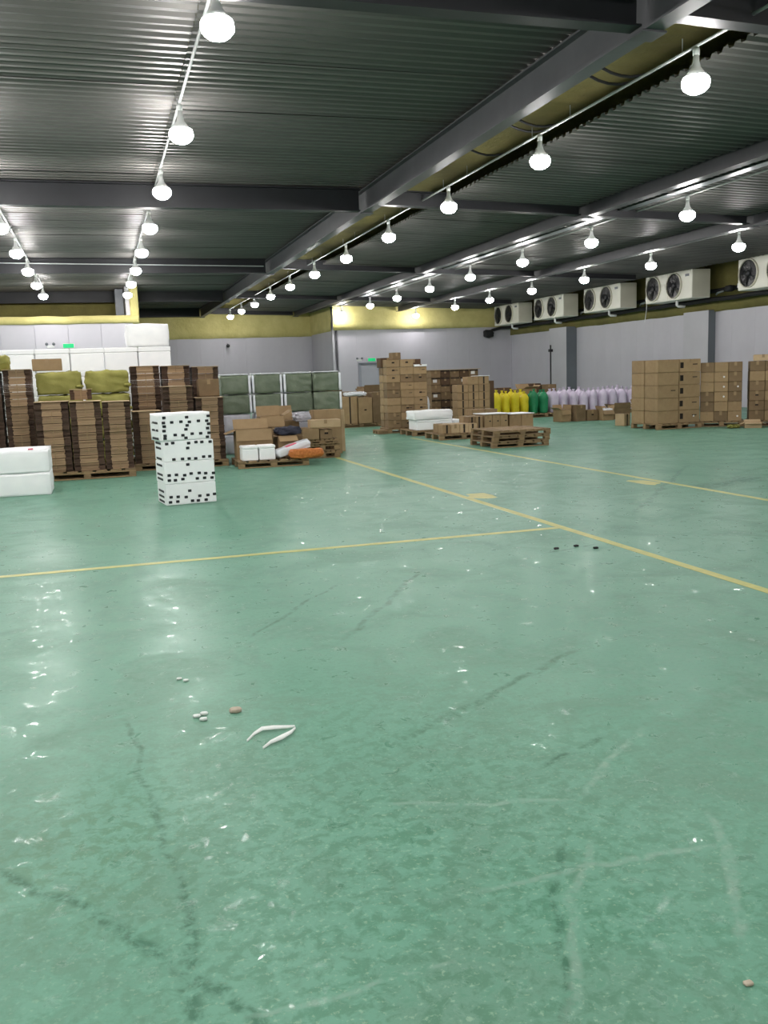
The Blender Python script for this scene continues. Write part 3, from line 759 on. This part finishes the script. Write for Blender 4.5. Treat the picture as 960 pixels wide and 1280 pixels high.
# ------------------------------------------------------------------ sacks in rows
SK = {}
def sack_mesh(mat, s):
    if (mat, s) in SK: return SK[(mat, s)]
    m = MB(); n, rows_ = 14, 10; hh = .66; k0 = 0
    for i in range(rows_+1):
        u = i/rows_; z = hh*u
        r = .163*(1-.18*(1-u)**3)*(1 if u < .72 else 1-.66*((u-.72)/.28)**2)
        for j in range(n):
            a = 2*PI*j/n
            q = Vector((math.cos(a), math.sin(a), z*2.2))
            rr = r*(1+.16*noise.noise(q*1.4+Vector((s*5.1, 0, 0)))+.08*noise.noise(q*3.5+Vector((0, s*3.3, 0)))+.05*math.cos(5*a+s)*u)
            m.v.append((rr*math.cos(a)*.95+.03*noise.noise(Vector((z*2, s, 0))), rr*math.sin(a), z))
    for i in range(rows_):
        for j in range(n):
            a, b = i*n+j, i*n+(j+1) % n; m.f.append((a, b, b+n, a+n))
    m.f.append(tuple(reversed(range(n)))); m.f.append(tuple(rows_*n+j for j in range(n)))
    neck = MB(); prof = [(.06, hh-.005), (.03, hh+.025), (.045, hh+.05), (.055, hh+.075)]
    neck.lathe(prof, 10)
    SK[(mat, s)] = (m.mesh('sack_body', mat, True), neck.mesh('tied_neck', mat, True)); return SK[(mat, s)]
def sack(x, y, z, mat, label, group):
    t = thing('filled_sack', label, 'sack', (x, y, z), random.uniform(0, 6), group)
    b, nk = sack_mesh(mat, random.randint(0, 3)); link('sack_body', b, t); link('tied_neck', nk, t)
    t.scale = (random.uniform(.84, .96), random.uniform(.84, .96), random.uniform(.93, 1.05))
for k in range(5): pallet(11.35+k*1.23, 25.9, 'low pallet under the coloured sacks, %s from the yellow end' % ORD[k], 1.2, 1.0, .12, group='pallets under the sacks')
for rowi, yy in enumerate((26.12, 26.55)):
    for k in range(4 if rowi else 4): sack(11.6+k*.31+.07*rowi, yy+random.uniform(-.02, .02), .122, 'yellow_sack', 'filled yellow sack, %s from the green sacks, %s row' % (ORD[3-k], ('front', 'back')[rowi]), 'yellow sacks')
    for k in range(2): sack(12.86+k*.33+.1*rowi, yy+random.uniform(-.02, .02), .122, 'green_sack', 'filled green sack, %s side, %s row' % (('yellow sack', 'lilac sack')[k], ('front', 'back')[rowi]), 'green sacks')
    for k in range(11): sack(13.54+k*.345+.08*rowi, yy+random.uniform(-.02, .02), .122, 'lilac_sack', 'filled pale lilac sack, %s from the green sacks, %s row' % (ORD[k], ('front', 'back')[rowi]), 'lilac sacks')
for k, (x, sz) in enumerate(((13.0, .8), (13.55, .72), (14.1, .9), (14.7, .85))):
    carton(x-.2, 28.2+.1*(k % 2), .001, .52, .5, sz+.1, 'carton standing behind the sacks, %s from the yellow end' % ORD[k], 'cartons behind the sacks', random.uniform(-.1, .1), 'cardboard_mid' if k % 2 else 'cardboard_dark')
open_carton(13.3, 27.3, .001, .5, .4, .86, 'open carton with pale flap behind the green sacks', .1, (70, 40, 90, 60), 'cardboard')
# open boxes in front of the lilac sacks
open_carton(12.36, 23.1, .001, .32, .4, .33, 'open carton at the outer end before the lilac sacks', .15, (170, 20, 60, 10), fl=.14)
carton(12.76, 22.98, .001, .3, .4, .45, 'upright narrow carton before the lilac sacks', None, .1, 'cardboard_mid')
carton(13.12, 23.0, .001, .34, .4, .3, 'low sealed carton before the lilac sacks', None, -.05, 'cardboard_mid', ('hand',))
open_carton(13.5, 22.8, .001, .34, .36, .28, 'small open carton holding film before the lilac sacks', .0, (150, 40, 20, 15), fl=.13)
open_carton(14.02, 22.95, .001, .5, .4, .3, 'wide open carton with spread flaps before the lilac sacks', -.1, (15, 50, 40, 50), 'cardboard_mid', fl=.17)
open_carton(14.82, 22.9, .001, .4, .4, .34, 'open carton with ragged raised flaps near the right carton stack', .3, (40, 20, 25, 30), 'cardboard_mid', fl=.2)
m = lumpy(0, 0, 0, .3, .25, .14, .5, .04, 4, 31); o = m.build('plastic_film', 'white_film', None, True); o.location = (13.55, 22.98, .2); tag(o, 'crumpled plastic film in the small open carton', 'plastic film')
carton(12.55, 20.3, .001, .22, .3, .3, 'little carton tucked beside the right carton stack', None, .3, 'cardboard_light', ('band',))

# ------------------------------------------------------------------ carton stacks on the right
pallet(12.22, 18.47, 'wooden pallet under the carton stack with round white stickers', 1.22, 1.05, .13, 0, .05)
stack(12.23, 18.49, .131, .05, 2, 2, 5, (.575, .5, .29), 'carton in the free-standing stack', 'cartons of the first right stack', ('sack side', 'cooler side'), marks=(('dot', .3), ('print', .3)), jit=.02, extra={1: 'gap_shade'}, gaps=lambda i, k: .015 if i == 1 else 0)
pallet(13.46, 18.66, 'wooden pallet under the middle one of the right carton stacks', 1.0, .9, .13, 0, -.62)
stack(13.48, 18.66, .131, -.62, 3, 2, 6, (.30, .42, .225), 'stickered carton in the turned stack', 'cartons of the second right stack', ('end by the free-standing stack', 'middle', 'end by the hand-hole stack'), marks=(('dot', .22),), jit=.008, mats=['cardboard', 'cardboard_mid'])
pallet(14.38, 18.1, 'wooden pallet under the carton stack with dark hand holes', 1.1, .9, .13, 0, -.62)
stack(14.4, 18.1, .131, -.62, 3, 2, 6, (.33, .42, .225), 'carton in the hand-hole stack', 'cartons of the third right stack', ('end by the turned stack', 'middle', 'end by the plastic scrap'), mat='cardboard_mid', marks=(('hand', .5),), jit=.01, tops=[6, 6, 6], mats=['cardboard_mid', 'cardboard'])
carton(14.66, 17.97, 1.5, .4, .36, .14, 'low pale carton on top of the third right stack', None, -.62, 'cardboard_light')
open_carton(14.05, 17.5, .001, .36, .3, .12, 'flat open tray on the floor before the right stacks', -.6, (100, 60, 110, 110), 'cardboard_light', fl=.1)
t = thing('bundled_scrap', 'heap of white and green plastic scrap beside the third right stack', 'plastic scrap', (14.55, 17.0, 0))
m = lumpy(0, 0, 0, .5, .45, .5, .5, .07, 3, 41); m.build('scrap_box', 'cardboard_dark', t, True)
m = lumpy(0, 0, 0, .45, .4, .28, .5, .07, 4, 43); o = m.build('plastic_film', 'white_film', t, True); o.location = (0, 0, .46)
m = lumpy(0, 0, 0, .4, .3, .18, .5, .06, 4, 44); o = m.build('green_bag', 'green_wrap', t, True); o.location = (.02, 0, .7)
m = lumpy(0, 0, 0, .24, .16, .1, .5, .05, 4, 45); o = m.build('film_scrap', 'olive_sack', None, True); o.location = (13.72, 17.75, 0); tag(o, 'crumpled yellowish film scrap on the floor by the second stack', 'plastic scrap')

# ------------------------------------------------------------------ stacks of flat cardboard in bundles
BUN = {}
def bundle_meshes(wd, dp, th, s):
    key = (round(wd, 2), round(dp, 2), round(th, 3), s)
    if key in BUN: return BUN[key]
    rnd = random.Random(s*13+int(wd*100))
    core = MB(); fl = MB(); fr = MB(); n = 4
    for k in range(n):
        j = rnd.uniform(-.003, .003); g = rnd.uniform(-.016, .012); e = rnd.uniform(0, .014)
        core.box(-wd*.27+j-e, wd*.27+j+e, g, dp-.07, th*k/n+.0008, th*(k+1)/n-(.0008 if k < n-1 else .006))
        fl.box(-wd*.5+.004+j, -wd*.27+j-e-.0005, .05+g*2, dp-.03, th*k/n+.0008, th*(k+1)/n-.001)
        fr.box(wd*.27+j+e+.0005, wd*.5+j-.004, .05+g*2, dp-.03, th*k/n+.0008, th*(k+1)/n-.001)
    st = MB().box(-.008, .008, -.022, -.017, 0, th)
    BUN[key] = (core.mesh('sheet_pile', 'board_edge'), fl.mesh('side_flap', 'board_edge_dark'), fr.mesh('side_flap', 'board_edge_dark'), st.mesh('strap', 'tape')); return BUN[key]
def bundle_stack(x0, x1, y, z0, z1, label, group, dp=.66, lean=0.0):
    wd = x1-x0-.014; n = max(1, round((z1-z0)/.115)); th = (z1-z0)/n
    for k in range(n):
        t = thing('cardboard_bundle', label+', '+ORD[k]+' up', 'cardboard', ((x0+x1)/2+random.uniform(-.003, .003)+lean*k/n, y+random.uniform(-.022, .02), z0+k*th+.001), random.uniform(-.005, .005), group)
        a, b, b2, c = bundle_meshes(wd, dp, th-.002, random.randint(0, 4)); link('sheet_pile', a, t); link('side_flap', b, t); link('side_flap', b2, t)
        if random.random() < .5: link('strap', c, t)
    o = MB().box(-wd/2, wd/2, -.03, dp, 0, .007).build('cardboard_sheet', 'cardboard_light'); o.location = ((x0+x1)/2+lean, y, z1+.002); o.rotation_euler = (0, 0, random.uniform(-.04, .04))
    tag(o, 'loose sheet on top of: '+label, 'cardboard', 'loose sheets on bundle columns')
pallet(-1.02, 15.32, 'wooden pallet under the three low bundle columns', 1.5, .8, .13)
for q, (x0, x1, z) in enumerate(((-.99, -.47, 1.235), (-.47, .02, 1.22), (.02, .47, 1.2))): bundle_stack(x0, x1, 15.4, .132, z, 'flat cardboard bundle, %s low column from the foam blocks' % ORD[q], 'low front bundle columns')
bundle_stack(-.46, -.1, 15.9, 1.245, 1.41, 'short cardboard bundle left on the low columns', 'short bundle pile', .35)
pallet(-2.05, 15.85, 'wooden pallet under the tall bundle columns by the white block', 1.0, .8, .12)
bundle_stack(-1.48, -1.03, 16.15, .122, 1.76, 'flat cardboard bundle, tall column next to the olive sacks', 'tall bundle columns beside the olive sacks', .5)
bundle_stack(-1.98, -1.5, 16.15, .122, 1.72, 'flat cardboard bundle, tall column away from the olive sacks', 'tall bundle columns beside the olive sacks', .5)
pallet(.5, 16.15, 'wooden pallet under the stepped bundle columns', 1.58, .8, .12)
for q, (x0, x1, z) in enumerate(((.51, 1.0, 1.0), (1.03, 1.55, 1.4), (1.57, 2.06, 1.19))): bundle_stack(x0, x1, 16.2, .122, z, 'flat cardboard bundle, %s stepped column' % ('shortest', 'highest', 'middle-high')[q], 'stepped bundle columns', .6)
pallet(.52, 17.0, 'wooden pallet under the tallest bundle columns', 1.6, .8, .12)
for q, (x0, x1, z) in enumerate(((.55, 1.07, 1.77), (1.09, 1.6, 1.76), (1.62, 2.11, 1.73))): bundle_stack(x0, x1, 17.02, .122, z, 'flat cardboard bundle, %s rear column from the olive sacks' % ORD[q], 'tallest bundle columns', .6)
carton(1.86, 16.55, 1.21, .36, .34, .3, 'squat carton resting on the stepped bundle columns', None, 0, 'cardboard_mid')

# olive sacks, behind the low bundle columns
def cushion(name, part, x, y, z, sx, sy, sz, mat, label, cat, group=None, rz=0, seed=1, p=.3, amp=.03):
    t = thing(name, label, cat, (x, y, z), rz, group)
    m = lumpy(0, 0, 0, sx, sy, sz, p, amp, 2.6, seed); m.build(part, mat, t, True); return t
pallet(-1.0, 16.78, 'wooden pallet under the olive sacks', 1.5, .75, .12)
for k in range(4):
    for i in range(2):
        s = cushion('olive_sack', 'sack_body', -.64+i*.785+random.uniform(-.01, .01), 17.15, .122+k*.404, .71, .6, .41, 'olive_sack', 'filled olive sack, %s, %s layer up' % (('foam block side', 'rear column side')[i], ORD[k]), 'sack', 'olive sacks', random.uniform(-.02, .02), k*2+i, .13, .05)
        m = lumpy(0, 0, 0, .12, .1, .06, .5, .02, 4, k); o = m.build('tied_end', 'olive_sack', s, True); o.location = (.33, -.27, .1)
carton(-.81, 16.92, 1.745, .48, .36, .2, 'single brown carton sitting on the olive sacks', None, .02)
s = cushion('olive_sack', 'sack_body', -1.62, 16.4, 1.74, .5, .4, .28, 'olive_sack', 'olive sack slumped on the tall bundle columns', 'sack', None, .1, 77, .4, .05)

# white foam boxes behind, wrapped rolls on top
for i in range(5):
    for k in range(5):
        foam_box(-1.4+i*.62, 18.5, .001+k*.433, .605, .5, .431, 'white foam box behind the olive sacks, %s column, %s layer up' % (ORD[i], ORD[k]), 'white foam boxes behind the olive sacks', random.uniform(-.01, .01))
cushion('foam_bale', 'bale_body', .98, 18.78, 2.17, .8, .52, .45, 'white_foam', 'rounded white wrapped bale on top of the foam boxes', 'bale', None, 0, 21, .2, .02)

# white foam block near, spotted foam stack
for k in range(2):
    t = thing('foam_block', ('large white foam block on the floor below another, near the bundles', 'large white foam block lying on another, near the bundles')[k], 'foam block', (-1.4, 13.5, .002+k*.315), 0, 'large white foam blocks')
    m = lumpy(0, 0, 0, 1.34, .9, .312, .03, .008, 2, 60+k, 8); o = m.build('foam_body', 'white_foam', t, True); o.location = (0, .45, 0)
m = lumpy(0, 0, 0, .06, .05, .02, .4, .004, 4, 3, 3); o = m.build('red_tag', 'pink_print', None, True); o.location = (-.96, 13.6, .626); tag(o, 'tiny red tag on the large white foam blocks', 'tag')
rs = random.Random(5)
zz = .001
lay = ((.26, 0, 0), (.27, .0, .01), (.25, .0, .0), (.34, -.02, .035))
dots = MB().cbox(-.021, .021, -.006, .004, -.016, .016, .004).mesh('black_spot', 'black_mark')
bars = MB().cbox(-.004, .006, -.16, .16, -.014, .014, .003).mesh('black_bar', 'black_mark')
for k, (hh, dx, rz) in enumerate(lay):
    t = thing('spotted_foam_tray_stack', ('bottom', 'second', 'third', 'topmost tilted')[k]+' layer of the white foam pile with black spots', 'foam pile', (.99+dx, 11.42, zz), .13+rz, 'spotted white foam layers')
    m = lumpy(0, 0, 0, .62, .5, hh-.003, .035, .008, 3, 80+k, 8) if k == 3 else MB().cbox(-.31, .31, -.25, .25, 0, hh-.003, .008); o = m.build('foam_body', 'white_foam', t, k == 3); o.location = (0, .25, 0)
    rows_ = {0: (.035, .095, .16), 1: (.05, .105, .22), 2: (.03, .16, .22), 3: (.03, .07, .13, .18, .22, .28)}[k]
    for ri, rz_ in enumerate(rows_):
        n = (1 if (k, ri) in ((0, 2), (2, 1), (1, 2)) else 7) if k < 3 else (6 if ri in (1, 4) else 3)
        for j in range(n):
            if rs.random() < .04: continue
            u = -.265+.53*(j/(n-1) if n > 1 else .45)+(.02 if ri % 2 else 0)
            if u > .29: continue
            o = link('black_spot', dots, t, (u+rs.uniform(-.01, .01), -.002, rz_+rs.uniform(-.008, .008)))
        if k < 3 or ri % 2 == 0: link('black_bar', bars, t, (-.309, .26, rz_))
    zz += hh

# ------------------------------------------------------------------ green wrapped bales
GX = (2.6, 3.24, 3.87, 4.46)
for i, x in enumerate(GX):
    for k in range(2):
        cushion('grey_bale', 'bale_body', x, 18.78, .002+k*.4, .55, .52, .4, 'grey_film', 'grey film-wrapped bale, %s column from the bundles, %s layer up' % (ORD[i], ORD[k]), 'bale', 'grey bales under the green ones', random.uniform(-.02, .02), i+k*5, .1, .02)
    for k in range(2):
        t = cushion('green_bale', 'bale_body', x, 18.78, .805+k*.385, .56, .52, .385, 'green_wrap', 'green wrapped bale, %s row, %s from the bundle columns' % (('lower', 'upper')[k], ORD[i]), 'bale', 'green bales', random.uniform(-.02, .02), i*3+k, .07, .025)
        for sgn in ((1,), (-1, 1), (-1,), (1,))[i]:
            m = lumpy(0, 0, 0, .04, .09, .36, .1, .006, 6, i+k*3+sgn, 4); o = m.build('plastic_edging', 'white_film', t, True); o.location = (sgn*.28, -.24, .008)
        if k == 1: m = lumpy(0, 0, 0, .54, .5, .03, .1, .012, 3, i, 6); o = m.build('plastic_cover', 'white_film', t, True); o.location = (0, 0, .375)
# ------------------------------------------------------------------ junk pallets
pallet(2.14, 15.4, 'wooden pallet carrying the open cartons, sacks and small foam boxes', 1.2, 1.0, .12, 0, -.02)
foam_box(2.36, 15.48, .122, .27, .3, .25, 'small white foam box at the pallet corner by the bundles')
foam_box(2.65, 15.48, .122, .27, .3, .25, 'small white foam box beside the white sack with pink print')
open_carton(2.5, 15.86, .122, .62, .4, .5, 'wide open carton behind the small foam boxes', -.03, (165, 30, 110, 172))
m = lumpy(0, 0, 0, .5, .32, .12, .5, .05, 4, 51); o = m.build('plastic_film', 'white_film', None, True); o.location = (2.5, 16.05, .46); tag(o, 'crumpled clear film stuffed in the wide open carton', 'plastic film')
open_carton(3.1, 15.95, .122, .34, .4, .36, 'dark-mouthed open carton on the junk pallet', .05, (130, 10, 95, 95), 'cardboard', fl=.14)
t = thing('white_sack', 'lying white sack with pink print on the junk pallet', 'sack', (3.13, 15.66, .21), .08); t.rotation_euler = (0, -.28, .08)
m = lumpy(0, 0, 0, .62, .3, .15, .35, .02, 3, 52); m.build('sack_body', 'white_film', t, True)
m = MB().cbox(-.12, .08, -.11, -.0, .128, .152, .006); m.build('pink_print', 'pink_print', t)
cushion('orange_sack', 'sack_body', 3.3, 15.4, .122, .56, .22, .17, 'orange_mesh', 'orange mesh sack lying at the edge of the junk pallet', 'sack', None, .05, 53, .45, .02)
open_carton(2.97, 16.65, .001, .44, .4, .8, 'tall open carton with folded flap behind the junk pallet', .0, (165, 20, 172, 60), 'cardboard')
open_carton(3.38, 17.32, .001, .46, .4, .66, 'tall open carton with a slanting raised flap', .1, (None, 15, 95, 95), 'cardboard', fl=.3)
cushion('dark_cloth', 'cloth_body', 3.14, 16.12, .485, .44, .34, .17, 'dark_cloth', 'crumpled dark blue cloth on the open cartons', 'cloth', None, 0, 54, .5, .05)
for k in range(2): pallet(3.52, 16.5, ('wooden pallet on the floor beside the junk pallet, lower one', 'wooden pallet beside the junk pallet, upper one')[k], .66, .72, .13, .131*k, .01*k)
pallet(3.54, 16.46, 'wooden pallet topping the pair beside the junk pallet', .6, .7, .09, .263, .0)
carton(3.62, 16.42, .355, .32, .42, .21, 'brown carton on the small pallet pile', None, .04)
carton(3.92, 16.46, .355, .24, .42, .17, 'darker small carton on the pallet pile', None, 0, 'cardboard_mid', ('hand',))
carton(3.9, 16.4, .567, .56, .3, .14, 'long flat carton laid over the pallet pile', None, -.04, 'cardboard_light')
carton(4.16, 17.3, .001, .54, .4, .85, 'large carton standing behind the long flat carton', None, .0, 'cardboard')
carton(4.5, 17.75, .001, .22, .4, .82, 'tall slim carton standing on the floor by the green bales', None, .05, 'cardboard_light')
cushion('plastic_film', 'film_body', 3.62, 17.15, .655, .3, .3, .2, 'grey_film', 'crumpled grey film heaped beside the slanting flap', 'plastic film', None, 0, 55, .5, .04)

# ------------------------------------------------------------------ floor litter
def scrap(label, pts, wd, mat='scrap_white'):
    m = MB(); v = []; f = []
    for i, (x, y, z) in enumerate(pts):
        w_ = wd*(1-.75*abs(2*i/(len(pts)-1)-1)); v += [(x, y-w_/2, z), (x, y+w_/2, z+.006), (x, y-w_/2, z+.003), (x, y+w_/2, z+.009)]
    for i in range(len(pts)-1):
        k = i*4; f += [(k, k+1, k+5, k+4), (k+2, k+6, k+7, k+3), (k, k+4, k+6, k+2), (k+1, k+3, k+7, k+5)]
    m.add(v, f); o = m.build('film_strip', mat, None, True); tag(o, label, 'litter'); return o
scrap('torn white film strip lying flat on the green floor', [(.48, 3.68, .001), (.52, 3.74, .004), (.56, 3.77, .01), (.61, 3.76, .012), (.66, 3.755, .008), (.70, 3.76, .003)], .03)
scrap('shorter torn white film strip curling from the longer one', [(.53, 3.58, .001), (.57, 3.62, .006), (.62, 3.64, .012), (.67, 3.69, .008), (.70, 3.745, .002)], .03)
def pebble(x, y, s, label, mat, seed):
    m = lumpy(0, 0, 0, s, s*.7, s*.45, .6, s*.1, 40, seed, 3); o = m.build('litter_crumb', mat, None, True); o.location = (x, y, .0005); tag(o, label, 'litter')
pebble(.485, 4.05, .05, 'small tan crumb on the floor beyond the film strip', 'stone_tan', 1)
for k, (x, y) in enumerate(((.31, 4.05), (.345, 4.07), (.335, 4.0))): pebble(x, y, .032, 'tiny white crumb in the cluster of three beside the tan crumb', 'scrap_white', k)
for k, (x, y) in enumerate(((.28, 4.62), (.31, 4.58))): pebble(x, y, .025, 'tiny white flake farther along from the tan crumb', 'scrap_white', k+4)
pebble(1.4, 1.71, .022, 'tiny tan chip on the scuffed floor', 'stone_tan', 7)
for k, (x, y) in enumerate(((3.55, 6.82), (3.75, 6.85), (3.85, 6.7))): pebble(x, y, .04, 'dark crumb of rubber near the line crossing', 'black_rubber', k+10)
for o in bpy.data.objects:
    if o.get('category') == 'litter' and 'group' not in o and 'tiny white' in o['label']: o['group'] = 'white crumbs on the floor'
    if o.get('category') == 'litter' and 'dark crumb' in o['label']: o['group'] = 'rubber crumbs on the floor'
